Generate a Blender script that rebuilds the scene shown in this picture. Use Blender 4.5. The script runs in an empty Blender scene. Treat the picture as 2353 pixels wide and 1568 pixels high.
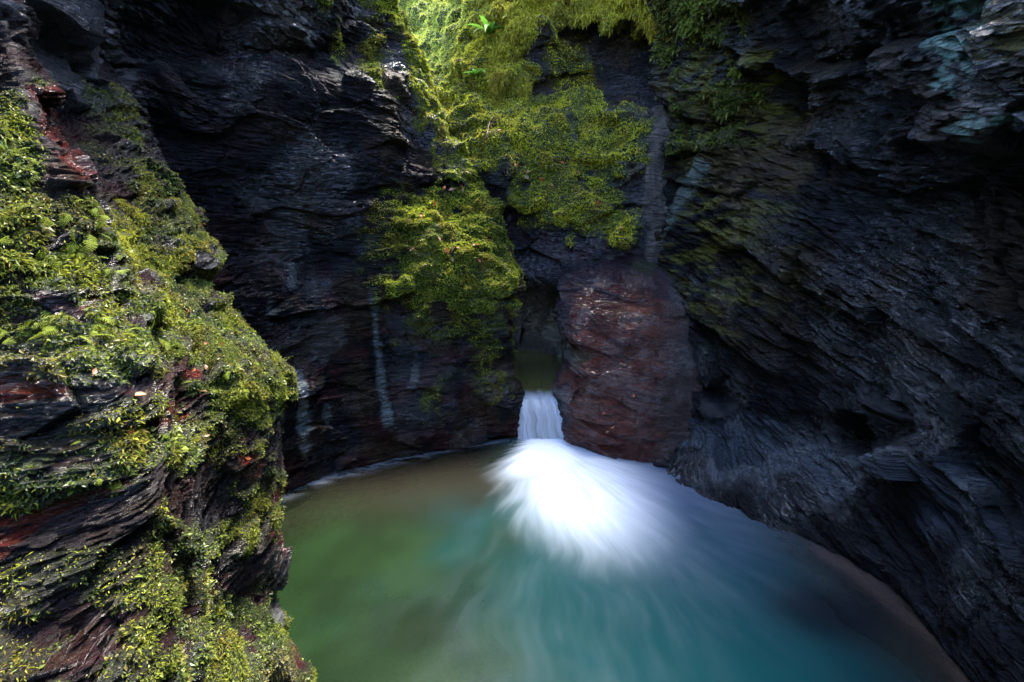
import bpy, math, random
import numpy as np
from mathutils import Vector

random.seed(7)
rng = np.random.default_rng(11)
SC = bpy.context.scene
COL = SC.collection
F32 = np.float32

# ------------------------------------------------------------------ camera frame
H, PITCH = 2.5, math.radians(12.0)
PW, PH, FPX = 2353.0, 1568.0, 1046.0
SP, CP = math.sin(PITCH), math.cos(PITCH)
SPACING = 1.7


def at(x, y, Y):
    """A point seen at pixel (x, y) standing Y metres in front of the camera."""
    u, v = (x - PW / 2) / FPX, (y - PH / 2) / FPX
    D = Y / (CP - v * SP)
    return np.array([u * D, Y, H - D * (SP + v * CP)])


def on_level(x, y, z=0.0):
    u, v = (x - PW / 2) / FPX, (y - PH / 2) / FPX
    D = (H - z) / (SP + v * CP)
    return np.array([u * D, D * (CP - v * SP), z])


def to_px(P):
    x, y, z = P[..., 0], P[..., 1], P[..., 2] - H
    D = np.maximum(y * CP - z * SP, 0.05)
    V = y * SP + z * CP
    return x / D * FPX + PW / 2, -V / D * FPX + PH / 2


# ------------------------------------------------------------------ noise
def _hash(ix, iy, iz, seed):
    h = (ix.astype(np.uint32) * np.uint32(374761393) + iy.astype(np.uint32) * np.uint32(668265263)
         + iz.astype(np.uint32) * np.uint32(2147483647) + np.uint32((seed * 974634599 + 12345) & 0xFFFFFFFF))
    h = (h ^ (h >> np.uint32(13))) * np.uint32(1274126177)
    h = (h ^ (h >> np.uint32(16))) * np.uint32(2246822519)
    return h ^ (h >> np.uint32(15))


def perlin(p, seed=0):
    p = p.astype(F32)
    i = np.floor(p).astype(np.int64)
    f = (p - i).astype(F32)
    w = f * f * f * (f * (f * 6 - 15) + 10)
    out = 0
    for dx in (0, 1):
        wx = w[:, 0] if dx else 1 - w[:, 0]
        for dy in (0, 1):
            wy = w[:, 1] if dy else 1 - w[:, 1]
            for dz in (0, 1):
                wz = w[:, 2] if dz else 1 - w[:, 2]
                h = _hash(i[:, 0] + dx, i[:, 1] + dy, i[:, 2] + dz, seed)
                gx = (h & np.uint32(1023)).astype(F32) / 511.5 - 1
                gy = ((h >> np.uint32(10)) & np.uint32(1023)).astype(F32) / 511.5 - 1
                gz = ((h >> np.uint32(20)) & np.uint32(1023)).astype(F32) / 511.5 - 1
                out = out + wx * wy * wz * (gx * (f[:, 0] - dx) + gy * (f[:, 1] - dy) + gz * (f[:, 2] - dz))
    return out * 1.4


def fbm(p, oct=4, seed=0, gain=0.5):
    a, s, out = 1.0, 1.0, 0
    for k in range(oct):
        out = out + a * perlin(p * s + 17.3 * k, seed + k)
        a *= gain
        s *= 2.03
    return out


def facets(p, seed=0, tilt=0.5):
    """Blocky fracture: every cell of a jittered lattice is a tilted flat facet. Returns (offset, edge)."""
    p = p.astype(F32)
    i = np.floor(p).astype(np.int64)
    n = len(p)
    best = np.full(n, 1e9, F32)
    sec = np.full(n, 1e9, F32)
    val = np.zeros(n, F32)
    for dx in (-1, 0, 1):
        for dy in (-1, 0, 1):
            for dz in (-1, 0, 1):
                c = i + np.array([dx, dy, dz])
                h = _hash(c[:, 0], c[:, 1], c[:, 2], seed)
                h2 = _hash(c[:, 0], c[:, 1], c[:, 2], seed + 91)
                j = np.stack([(h & np.uint32(1023)), (h >> np.uint32(10)) & np.uint32(1023), (h >> np.uint32(20)) & np.uint32(1023)], 1).astype(F32) / 1023
                q = p - (c + j)
                d = (q * q).sum(1)
                t = np.stack([(h2 & np.uint32(1023)), (h2 >> np.uint32(10)) & np.uint32(1023), (h2 >> np.uint32(20)) & np.uint32(1023)], 1).astype(F32) / 511.5 - 1
                v = t[:, 0] * 0.5 + tilt * (q * t).sum(1)
                m = d < best
                sec = np.where(m, best, np.minimum(sec, d))
                val = np.where(m, v, val)
                best = np.where(m, d, best)
    return val, np.sqrt(sec) - np.sqrt(best)


def sstep(a, b, x):
    t = np.clip((x - a) / (b - a), 0, 1)
    return t * t * (3 - 2 * t)


def poly_sd(X, Y, poly):
    """Signed distance in pixels, positive inside."""
    poly = np.array(poly, float)
    inside = np.zeros(X.shape, bool)
    dist = np.full(X.shape, 1e9)
    for k in range(len(poly)):
        x0, y0 = poly[k]
        x1, y1 = poly[(k + 1) % len(poly)]
        dx, dy = x1 - x0, y1 - y0
        t = np.clip(((X - x0) * dx + (Y - y0) * dy) / (dx * dx + dy * dy + 1e-9), 0, 1)
        dist = np.minimum(dist, np.hypot(X - x0 - t * dx, Y - y0 - t * dy))
        if y0 != y1:
            c = ((y0 > Y) != (y1 > Y)) & (X < dx * (Y - y0) / (y1 - y0) + x0)
            inside ^= c
    return np.where(inside, dist, -dist)


# ------------------------------------------------------------------ meshes
def link(name, me, mat=None, parent=None):
    o = bpy.data.objects.new(name, me)
    COL.objects.link(o)
    if mat is not None:
        me.materials.append(mat)
    if parent is not None:
        o.parent = parent
    return o


def mesh_np(name, V, Fq, smooth=True):
    me = bpy.data.meshes.new(name)
    V = np.ascontiguousarray(V, F32)
    Fq = np.ascontiguousarray(Fq, np.int32)
    k = Fq.shape[1]
    me.vertices.add(len(V))
    me.vertices.foreach_set('co', V.ravel())
    me.loops.add(Fq.size)
    me.loops.foreach_set('vertex_index', Fq.ravel())
    me.polygons.add(len(Fq))
    me.polygons.foreach_set('loop_start', np.arange(0, Fq.size, k, dtype=np.int32))
    me.polygons.foreach_set('loop_total', np.full(len(Fq), k, np.int32))
    me.polygons.foreach_set('use_smooth', np.full(len(Fq), smooth))
    me.update(calc_edges=True)
    return me


def set_col(me, name, rgb):
    a = me.attributes.new(name, 'FLOAT_COLOR', 'POINT')
    c = np.ones((len(rgb), 4), F32)
    c[:, :3] = rgb
    a.data.foreach_set('color', c.ravel())


def set_val(me, name, v):
    a = me.attributes.new(name, 'FLOAT', 'POINT')
    a.data.foreach_set('value', np.ascontiguousarray(v, F32))


def tag(o, label=None, cat=None, group=None, kind=None):
    for k, v in (('label', label), ('category', cat), ('group', group), ('kind', kind)):
        if v:
            o[k] = v
    return o


def cr_weights(n, t):
    """Catmull-Rom weights (len(t) x n) with reflected ends."""
    W = np.zeros((len(t), n))
    i = np.clip(np.floor(t).astype(int), 0, n - 2)
    f = t - i
    c = [-.5 * f + f ** 2 - .5 * f ** 3, 1 - 2.5 * f ** 2 + 1.5 * f ** 3, .5 * f + 2 * f ** 2 - 1.5 * f ** 3, -.5 * f ** 2 + .5 * f ** 3]
    r = np.arange(len(t))
    for k in range(4):
        idx = i + k - 1
        lo, hi = idx < 0, idx > n - 1
        mid = ~(lo | hi)
        W[r[mid], idx[mid]] += c[k][mid]
        W[r[lo], 0] += 2 * c[k][lo]
        W[r[lo], 1] -= c[k][lo]
        W[r[hi], n - 1] += 2 * c[k][hi]
        W[r[hi], n - 2] -= c[k][hi]
    return W


def params(C, axis):
    """Sample parameters along an axis, finer where the span is large in the picture."""
    X, Y = to_px(C)
    if axis == 0:
        X, Y, C = X.T, Y.T, C.transpose(1, 0, 2)
    n = C.shape[1]
    t = []
    for k in range(n - 1):
        xa, ya, xb, yb = X[:, k], Y[:, k], X[:, k + 1], Y[:, k + 1]
        on = (np.maximum(xa, xb) > -120) & (np.minimum(xa, xb) < PW + 120) & (np.maximum(ya, yb) > -120) & (np.minimum(ya, yb) < PH + 120)
        L = np.hypot(xb - xa, yb - ya)
        d3 = np.linalg.norm(C[:, k + 1] - C[:, k], axis=1)
        m = np.percentile(L[on], 80) / SPACING if on.any() else 0
        m = int(np.clip(max(m, d3.max() / 0.05), 6, 420))
        t.append(k + np.arange(m) / m)
    t.append(np.array([n - 1.0]))
    return np.concatenate(t)


def weave(Wv, C, Wu):
    return np.stack([Wv @ C[:, :, k] @ Wu.T for k in range(3)], -1)


def loft(C):
    C = np.array(C, float)
    tu, tv = params(C, 1), params(C, 0)
    Wu, Wv = cr_weights(C.shape[1], tu), cr_weights(C.shape[0], tv)
    return weave(Wv, C, Wu)


def grid_normals(G, flip=False):
    du = np.gradient(G, axis=1)
    dv = np.gradient(G, axis=0)
    N = np.cross(du, dv)
    N /= np.linalg.norm(N, axis=2, keepdims=True) + 1e-12
    return -N if flip else N


def grid_faces(a, b, flip=False):
    i = np.arange(a * b).reshape(a, b)
    q = np.stack([i[:-1, :-1], i[:-1, 1:], i[1:, 1:], i[1:, :-1]], -1).reshape(-1, 4)
    return q[:, ::-1] if flip else q


def face_camera(G, N):
    """Normals turned to the side the pool is on."""
    to = np.array([0.2, 2.2, 2.5]) - G
    if ((to * N).sum(-1)).mean() < 0:
        return -N, True
    return N, False


DIP = [np.array([0.03, -0.10, 1.0])]


def strata(P, amp, seed=0, f0=7.0, along=0.14, octv=4):
    zz = P @ DIP[0] + 0.035 * fbm(P * 1.1, 2, seed + 50)
    out = 0
    a, f = amp, f0
    for k in range(octv):
        q = np.stack([P[:, 0] * f * along, P[:, 1] * f * along, zz * f], 1)
        n = perlin(q, seed + k)
        out = out + a * (0.3 - 1.5 * np.abs(n)) if k == 1 else out + a * n * 1.2
        a *= 0.66
        f *= 2.1
    return out


def carve(G, big=0.10, block=0.07, bed=0.03, bs=2.2, seed=0, f0=7.0, along=0.14):
    a, b, _ = G.shape
    N, flip = face_camera(G, grid_normals(G))
    P = G.reshape(-1, 3)
    n = N.reshape(-1, 3)
    X, Y = to_px(P)
    d = big * fbm(P * 0.9 + seed, 3, seed)
    zz = P @ DIP[0]
    w2 = np.stack([P[:, 0], P[:, 1], zz], 1)
    warp = w2 + 0.07 * np.stack([perlin(P * 1.7, seed + 5), perlin(P * 1.7, seed + 6), perlin(P * 1.7, seed + 7)], 1)
    if block:
        v, e = facets(warp * np.array([bs, bs, bs * 2.2]), seed + 20, 1.0)
        v2, e2 = facets(warp * np.array([bs * 2.6, bs * 2.6, bs * 12]) + 5, seed + 21, 0.9)
        v3, e3 = facets(warp * np.array([bs * 7, bs * 7, bs * 34]) + 9, seed + 22, 0.9)
        d = d + block * v + block * 0.24 * v2 + block * 0.16 * v3
        d = d - 0.15 * block * (1 - sstep(0, 0.06, e))
    soft = 0.25 + 1.0 * sstep(-0.2, 0.35, fbm(P * 1.1 + 9, 2, seed + 33))
    d = d + strata(P, bed, seed + 40, f0, along) * soft
    return P, n, d, flip, (a, b), X, Y


# ------------------------------------------------------------------ materials
def nodes(name):
    m = bpy.data.materials.new(name)
    m.use_nodes = True
    nt = m.node_tree
    nt.nodes.clear()
    out = nt.nodes.new('ShaderNodeOutputMaterial')
    return m, nt, out


def nd(nt, kind, **kw):
    n = nt.nodes.new(kind)
    for k, v in kw.items():
        if hasattr(n, k):
            setattr(n, k, v)
        else:
            n.inputs[k.replace('_', ' ')].default_value = v
    return n


def mathn(nt, op, a, b=None, clamp=False):
    n = nt.nodes.new('ShaderNodeMath')
    n.operation = op
    n.use_clamp = clamp
    for i, v in enumerate((a, b)):
        if v is None:
            continue
        if isinstance(v, (int, float)):
            n.inputs[i].default_value = v
        else:
            nt.links.new(v, n.inputs[i])
    return n.outputs[0]


def rock_material(name, r0=0.16, r1=0.5, bump=0.6, spec=0.6, fine=1.0, stretch=7.0, dip=-.10, flake=1.0, coat=.5):
    m, nt, out = nodes(name)
    L = nt.links.new
    bs = nd(nt, 'ShaderNodeBsdfPrincipled')
    tc = nd(nt, 'ShaderNodeTexCoord')
    mp = nd(nt, 'ShaderNodeMapping')
    mp.vector_type = 'POINT'
    mp.inputs['Scale'].default_value = (1, 1, stretch)
    mp.inputs['Rotation'].default_value = (-dip, -0.03, 0)
    L(tc.outputs['Object'], mp.inputs['Vector'])
    n1 = nd(nt, 'ShaderNodeTexNoise', Scale=6.0 * fine, Detail=8.0, Roughness=0.65)
    L(mp.outputs[0], n1.inputs['Vector'])
    n2 = nd(nt, 'ShaderNodeTexNoise', Scale=30.0 * fine, Detail=5.0, Roughness=0.6)
    L(mp.outputs[0], n2.inputs['Vector'])
    n3 = nd(nt, 'ShaderNodeTexNoise', Scale=60.0, Detail=4.0, Roughness=0.6)
    L(tc.outputs['Object'], n3.inputs['Vector'])
    at_ = nd(nt, 'ShaderNodeAttribute', attribute_name='tint')
    ms = nd(nt, 'ShaderNodeAttribute', attribute_name='moss')
    wt = nd(nt, 'ShaderNodeAttribute', attribute_name='wet')
    var = nd(nt, 'ShaderNodeMapRange')
    L(n1.outputs[0], var.inputs[0])
    var.inputs[1].default_value, var.inputs[2].default_value = 0.3, 0.7
    var.inputs[3].default_value, var.inputs[4].default_value = 0.45, 1.6
    mul = nd(nt, 'ShaderNodeVectorMath', operation='MULTIPLY')
    L(at_.outputs['Color'], mul.inputs[0])
    cmb = nd(nt, 'ShaderNodeCombineXYZ')
    for i in range(3):
        L(var.outputs[0], cmb.inputs[i])
    L(cmb.outputs[0], mul.inputs[1])
    L(mul.outputs[0], bs.inputs['Base Color'])
    rr = nd(nt, 'ShaderNodeMapRange')
    L(n3.outputs[0], rr.inputs[0])
    rr.inputs[1].default_value, rr.inputs[2].default_value = 0.3, 0.7
    rr.inputs[3].default_value, rr.inputs[4].default_value = r0, r1
    w = mathn(nt, 'MULTIPLY', wt.outputs['Fac'], -0.32)
    r = mathn(nt, 'ADD', rr.outputs[0], w)
    r = mathn(nt, 'MAXIMUM', r, 0.08)
    r = mathn(nt, 'ADD', r, mathn(nt, 'MULTIPLY', ms.outputs['Fac'], 0.5), True)
    L(r, bs.inputs['Roughness'])
    L(mathn(nt, 'MULTIPLY', mathn(nt, 'ADD', mathn(nt, 'MULTIPLY', wt.outputs['Fac'], .65), .3), spec), bs.inputs['Specular IOR Level'])
    hh = mathn(nt, 'ADD', mathn(nt, 'MULTIPLY', n1.outputs[0], 1.2), mathn(nt, 'MULTIPLY', n2.outputs[0], 0.6))
    hh = mathn(nt, 'ADD', hh, mathn(nt, 'MULTIPLY', n3.outputs[0], 0.3))
    wv = nd(nt, 'ShaderNodeVectorMath', operation='MULTIPLY_ADD')
    L(n1.outputs['Color'], wv.inputs[0])
    wv.inputs[1].default_value = (.10, .10, .30)
    L(mp.outputs[0], wv.inputs[2])
    for sc, am in ((7.0 * fine, 1.0), (16.0 * fine, .5)):
        vo = nd(nt, 'ShaderNodeTexVoronoi', Scale=sc)
        L(wv.outputs[0], vo.inputs['Vector'])
        hh = mathn(nt, 'SUBTRACT', hh, mathn(nt, 'MULTIPLY', vo.outputs['Distance'], 1.1 * am * flake))
    bp = nd(nt, 'ShaderNodeBump', Strength=bump, Distance=0.035)
    L(hh, bp.inputs['Height'])
    cl = nd(nt, 'ShaderNodeAttribute', attribute_name='calm')
    L(mathn(nt, 'MULTIPLY', mathn(nt, 'SUBTRACT', 1.0, cl.outputs['Fac']), bump), bp.inputs['Strength'])
    L(bp.outputs[0], bs.inputs['Normal'])
    L(mathn(nt, 'MULTIPLY', wt.outputs['Fac'], coat, True), bs.inputs['Coat Weight'])
    bs.inputs['Coat Roughness'].default_value = .16
    L(bp.outputs[0], bs.inputs['Coat Normal'])
    L(bs.outputs[0], out.inputs[0])
    return m


def leaf_material(name, rough=0.55, trans=0.35, spec=0.3):
    m, nt, out = nodes(name)
    L = nt.links.new
    bs = nd(nt, 'ShaderNodeBsdfPrincipled', Roughness=rough)
    bs.inputs['Specular IOR Level'].default_value = spec
    a = nd(nt, 'ShaderNodeAttribute', attribute_name='tint')
    L(a.outputs['Color'], bs.inputs['Base Color'])
    tr = nd(nt, 'ShaderNodeBsdfTranslucent')
    L(a.outputs['Color'], tr.inputs[0])
    mx = nd(nt, 'ShaderNodeMixShader')
    mx.inputs[0].default_value = trans
    L(bs.outputs[0], mx.inputs[1])
    L(tr.outputs[0], mx.inputs[2])
    L(mx.outputs[0], out.inputs[0])
    return m


M_SLATE = rock_material('wet_slate', .16, .5, .9, .8, 2.2, 7.0, -.25, 1.2, .6)
M_CLIFF = rock_material('wet_layered_slate', 0.30, 0.62, 1.0, .9, 1.0, 6.0, -.42, 1.6, .9)
M_SLATE_DARK = rock_material('wet_dark_slate', 0.28, 0.60, 1.0, 0.8, 1.0, 7.0, -.05, 1.3, .7)
M_RED = rock_material('wet_red_rock', 0.12, 0.34, 1.0, 1.0, 1.8, 5.0, .25, .8, .9)
M_POLISHED = rock_material('pale_smooth_rock', 0.3, 0.55, 0.35, 0.5, 1.0, 0.5)
M_MOSS = leaf_material('moss_leaf', 0.6, 0.4)
M_WETLEAF = leaf_material('wet_leafy_moss', 0.42, 0.3, 0.45)
M_DRYLEAF = leaf_material('fallen_leaf_blade', 0.45, 0.25, 0.4)

# colours (linear)
SLATE = np.array([.020, .021, .026])
SLATE_L = np.array([.050, .052, .060])
RUST = np.array([.105, .016, .010])
MAROON = np.array([.045, .010, .012])
BROWN = np.array([.032, .020, .010])
OLIVE = np.array([.050, .046, .008])
GREEN = np.array([.035, .055, .008])
MINERAL = np.array([.10, .115, .115])
LICHEN = np.array([.14, .26, .22])


def mixc(c, d, m):
    return c + (d - c) * m[:, None]


ROCKS = {}


def finish_rock(name, mat, P, n, d, flip, shape, tint, moss, wet, label, cat, calm=None):
    V = P + n * d[:, None]
    G = V.reshape(shape[0], shape[1], 3)
    fl = flip
    me = mesh_np(name, V, grid_faces(shape[0], shape[1], fl))
    set_col(me, 'tint', tint)
    set_val(me, 'moss', moss)
    set_val(me, 'wet', wet)
    set_val(me, 'calm', np.zeros(len(P)) if calm is None else calm)
    o = link(name, me, mat)
    tag(o, label, cat)
    N = grid_normals(G)
    N, _ = face_camera(G, N)
    ROCKS[name + str(len(ROCKS))] = o
    return o, V, N.reshape(-1, 3), G


def base_tint(P, seed, c0=SLATE, c1=SLATE_L, amt=0.5):
    t = np.tile(c0, (len(P), 1))
    t = mixc(t, c1, amt * sstep(-0.1, 0.5, fbm(P * np.array([1.5, 1.5, 5]), 3, seed + 70)))
    return t


def zones(X, Y, P, spec, seed, rag=30, soft=25):
    """Union of weighted ragged polygons: [(weight, poly), ...]."""
    nz = fbm(P * 3.0, 3, seed) * rag * 1.8
    m = np.zeros(len(P))
    for w, poly in spec:
        sd = poly_sd(X, Y, poly)
        m = np.maximum(m, w * sstep(-soft, soft, sd + nz))
    return m


# ------------------------------------------------------------------ control nets
def net(rows):
    return np.array([[at(*p) if len(p) == 3 else on_level(p[0], p[1]) for p in r] for r in rows])


def sink(C, z=-1.0, push=0.15):
    """Add rows that carry the last row under the water."""
    last = C[-1].copy()
    c = last - np.array([0.2, 2.2, 0])
    c[:, 2] = 0
    c /= np.linalg.norm(c, axis=1, keepdims=True)
    a = last + c * 0.02
    a[:, 2] = np.minimum(a[:, 2], 0) - 0.25
    b = last + c * push
    b[:, 2] = z
    return np.concatenate([C, a[None], b[None]], 0)


# ================================================================== A: outcrop on the near side
ys = [-900, -300, 0, 130, 220, 300, 400, 520, 600, 650, 740, 860, 950, 1060, 1180, 1300, 1375, 1430, 1465, 1500, 1568, 1750, 2200]
sil = [90, 120, 165, 232, 300, 345, 372, 462, 505, 472, 548, 626, 624, 632, 625, 648, 630, 655, 645, 685, 705, 720, 640]
inn = [-40, -10, 30, 60, 95, 125, 190, 245, 270, 295, 335, 385, 405, 415, 420, 420, 420, 420, 425, 430, 430, 430, 400]
Yl = [[1.8, 2.2, 2.6, 2.75, 3.0, 3.2, 3.6], [1.6, 2.0, 2.35, 2.45, 2.85, 3.1, 3.5], [1.4, 1.8, 2.1, 2.2, 2.75, 3.0, 3.4],
      [1.3, 1.7, 2.0, 2.1, 2.7, 2.95, 3.35], [1.2, 1.6, 1.85, 2.0, 2.65, 2.9, 3.3], [1.15, 1.5, 1.75, 1.92, 2.6, 2.87, 3.28],
      [1.05, 1.45, 1.68, 1.88, 2.5, 2.8, 3.2], [1.0, 1.35, 1.6, 1.85, 2.4, 2.72, 3.08], [.97, 1.3, 1.55, 1.83, 2.3, 2.65, 3.0],
      [.95, 1.28, 1.52, 1.8, 2.22, 2.62, 3.05], [.9, 1.25, 1.48, 1.78, 2.12, 2.5, 2.98], [.85, 1.2, 1.40, 1.68, 1.92, 2.15, 2.62],
      [.83, 1.15, 1.36, 1.64, 1.86, 2.10, 2.55], [.8, 1.1, 1.32, 1.6, 1.82, 2.1, 2.55], [.77, 1.05, 1.27, 1.55, 1.8, 2.08, 2.52],
      [.74, 1.0, 1.2, 1.48, 1.74, 2.04, 2.48], [.72, .96, 1.16, 1.42, 1.68, 2.0, 2.46], [.7, .94, 1.13, 1.38, 1.64, 1.95, 2.4],
      [.69, .92, 1.11, 1.35, 1.6, 1.85, 2.3], [.68, .9, 1.09, 1.33, 1.55, 1.8, 2.22], [.65, .85, 1.05, 1.28, 1.48, 1.72, 2.1],
      [.6, .8, .98, 1.18, 1.36, 1.58, 1.9], [.52, .7, .85, 1.0, 1.15, 1.3, 1.5]]
rows = []
for y, s, i, Q in zip(ys, sil, inn, Yl):
    rows.append([(-700, y, Q[0]), (-220, y, Q[1]), (i - 130, y, Q[2] + .03), (i - 12, y, Q[3]), (i + 30, y, Q[4]), ((i + 30 + s) / 2, y, Q[5]),
                 (s, y, Q[6]), (s - 30, y, Q[6] + .45), (s - 160, y, Q[6] + 1.1)])
CA = sink(net(rows), -1.2, 0.05)
CA[-2:, :, 2] = [[-.4], [-1.3]]
GA = loft(CA)
DIP[0] = np.array([0.0, -0.26, 1.0])
P, n, d, fl, shp, X, Y = carve(GA, 0.07, 0.055, 0.011, 2.8, 3, 14.0, 0.16)
MOSS_A = [(1.0, [(0, 230), (70, 200), (120, 330), (180, 420), (270, 520), (300, 660), (250, 700), (-60, 700), (-300, 500), (-300, 260)]),
          (1.0, [(-300, 560), (150, 590), (290, 650), (340, 760), (380, 860), (250, 880), (100, 880), (-300, 920)]),
          (1.0, [(290, 410), (400, 420), (520, 590), (530, 640), (480, 690), (590, 740), (660, 850), (660, 930), (600, 1000), (480, 950), (400, 880), (330, 760), (290, 620), (230, 470)]),
          (0.62, [(150, 170), (290, 200), (350, 280), (370, 400), (280, 430), (200, 330)]),
          (0.9, [(-100, 1080), (150, 1020), (330, 960), (420, 900), (580, 960), (610, 1060), (520, 1060), (430, 1080), (300, 1110), (120, 1180), (-100, 1200)]),
          (0.85, [(330, 1120), (440, 1050), (480, 1190), (640, 1060), (650, 1200), (600, 1330), (640, 1420), (400, 1500), (150, 1568), (50, 1568), (180, 1440), (300, 1300)]),
          (1.0, [(280, 1568), (420, 1500), (560, 1440), (640, 1400), (660, 1470), (710, 1580), (720, 1800), (200, 1800)]),
          (0.6, [(0, 900), (330, 900), (420, 940), (300, 980), (0, 1060)]), (0.5, [(-300, 960), (420, 960), (640, 1100), (640, 1568), (-300, 1700)])]
BARE_A = [(1.0, [(-80, -50), (160, -50), (230, 120), (120, 190), (60, 150), (-80, 120)]),
          (0.9, [(60, 210), (110, 200), (200, 420), (190, 440), (130, 400)]),
          (0.75, [(-50, 890), (150, 900), (260, 930), (120, 1000), (-50, 1020)]),
          (0.85, [(-50, 1220), (200, 1160), (330, 1120), (280, 1200), (150, 1270), (-50, 1330)]),
          (0.95, [(400, 1090), (470, 1065), (540, 1080), (520, 1170), (420, 1220), (380, 1180)]),
          (0.85, [(470, 1340), (640, 1210), (660, 1280), (560, 1370)]),
          (0.9, [(630, 960), (680, 950), (660, 1100), (610, 1060)])]
mA = zones(X, Y, P, MOSS_A, 5, 26) * (1 - zones(X, Y, P, BARE_A, 6, 18, 14))
patch = fbm(P * np.array([7, 7, 11]), 3, 12)
mA = np.clip(mA * sstep(-0.34, 0.2, patch + 0.4 * (mA - 0.5)), 0, 1)
RED_A = [(1.0, [(-60, 880), (60, 885), (150, 893), (165, 915), (60, 915), (-60, 940)]),
         (0.9, [(60, 210), (110, 190), (150, 330), (200, 410), (170, 430), (110, 330)]),
         (0.9, [(270, 985), (330, 955), (430, 930), (440, 950), (330, 990), (280, 1005)]),
         (1.0, [(430, 830), (480, 825), (475, 850), (430, 855)]),
         (0.9, [(520, 1040), (555, 1030), (610, 1090), (640, 1180), (660, 1240), (640, 1260), (600, 1230), (640, 1210), (590, 1120)]),
         (0.8, [(-60, 1190), (200, 1120), (330, 1080), (300, 1120), (150, 1180), (-60, 1330)]),
         (0.9, [(430, 1070), (500, 1050), (560, 1070), (500, 1075), (440, 1085)]),
         (0.8, [(190, 640), (280, 640), (290, 700), (200, 700)]),
         (0.7, [(630, 1470), (660, 1440), (690, 1500), (670, 1568), (640, 1568)])]
red = zones(X, Y, P, RED_A, 8, 12, 9)
t = base_tint(P, 3, np.array([.024, .019, .022]), np.array([.055, .042, .045]), 0.7)
t = mixc(t, MAROON, 0.55 * sstep(-.1, .35, fbm(P * np.array([2, 2, 6]), 3, 77)))
t = mixc(t, BROWN * 1.4, 0.4 * sstep(0, .4, fbm(P * np.array([3, 3, 9]), 3, 78)))
red = red * sstep(-.45, .15, fbm(P * np.array([9, 9, 26]), 3, 79))
t = mixc(t, RUST * np.array([1.3, 1.0, .8]), red)
t = mixc(t, np.array([.16, .16, .17]), zones(X, Y, P, [(0.9, [(630, 1350), (655, 1345), (665, 1420), (640, 1440), (620, 1420)])], 9, 6, 8))
t = mixc(t, GREEN * .8, 0.8 * mA)
mA = mA * (1 - .75 * red)
d = d + mA * (0.008 + 0.022 * sstep(-.3, .5, fbm(P * 12, 3, 14)))
wet = sstep(-.2, .4, fbm(P * 2.2, 3, 15)) + red * .5
OUT, VA, NA, GAd = finish_rock('rock_outcrop', M_SLATE, P, n, d, fl, shp, t, mA, wet,
                               'mossy layered rock outcrop with rust red seams rising beside the pool', 'rock outcrop')

# ================================================================== B: dark wall with the mossy ledge
ys = [-900, -300, 0, 120, 200, 320, 395, 425, 440, 520, 600, 655, 690, 760, 850, 900, 960]
sil = [790, 845, 886, 958, 985, 1030, 1085, 1092, 1100, 1150, 1182, 1196, 1190, 1176, 1164, 1187, 1190]
Yl = [[2.4, 2.7, 3.1, 3.6, 4.1, 4.7, 5.3, 5.9], [2.7, 3.1, 3.6, 4.05, 4.5, 5.05, 5.6, 6.15], [3.0, 3.5, 3.95, 4.35, 4.8, 5.3, 5.8, 6.3],
      [3.1, 3.65, 4.2, 4.65, 5.1, 5.55, 6.0, 6.4], [3.1, 3.65, 4.2, 4.65, 5.1, 5.55, 6.0, 6.4], [3.1, 3.65, 4.2, 4.65, 5.1, 5.5, 5.95, 6.35],
      [3.1, 3.6, 4.15, 4.6, 5.05, 5.45, 5.85, 6.25], [3.1, 3.6, 4.15, 4.6, 5.05, 5.45, 5.95, 6.35], [3.1, 3.6, 4.15, 4.6, 5.05, 5.5, 5.95, 6.3],
      [3.1, 3.6, 4.15, 4.6, 5.0, 5.35, 5.7, 6.1], [3.1, 3.55, 4.1, 4.6, 5.0, 5.25, 5.5, 5.9], [3.1, 3.5, 4.05, 4.5, 4.9, 5.15, 5.35, 5.7],
      [3.1, 3.5, 4.0, 4.45, 4.88, 5.12, 5.35, 5.68], [3.05, 3.5, 4.0, 4.4, 4.85, 5.1, 5.38, 5.7], [3.0, 3.45, 3.9, 4.35, 4.8, 5.1, 5.4, 5.75],
      [3.0, 3.4, 3.85, 4.3, 4.75, 5.05, 5.35, 5.6], [2.95, 3.35, 3.8, 4.25, 4.7, 5.0, 5.3, 5.55]]
rows = []
for y, s, Q in zip(ys, sil, Yl):
    xs = [150, 330, 500, 640, 770, 890, (890 + s) / 2 if s > 960 else 890 + (s - 890) * .5]
    if s < 960:
        xs = [150, 300, 440, 560, 680, 770, (770 + s) / 2]
    rows.append([(x, y, q) for x, q in zip(xs, Q[:7])] + [(s, y, Q[7]), (s - 14, y, Q[7] + .5), (s - 90, y, Q[7] + 1.5)])
rows.append([(150, 1330), (330, 1250), (500, 1190), (640, 1143), (770, 1093), (900, 1060), (1050, 1024), (1194, 1008), (1190, 1000), (1110, 960, 6.6)])
CB = sink(net(rows), -1.2, 0.2)
GB = loft(CB)
DIP[0] = np.array([0.02, -0.06, 1.0])
P, n, d, fl, shp, X, Y = carve(GB, 0.10, 0.10, 0.016, 1.5, 23, 10.0, 0.2)
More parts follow.
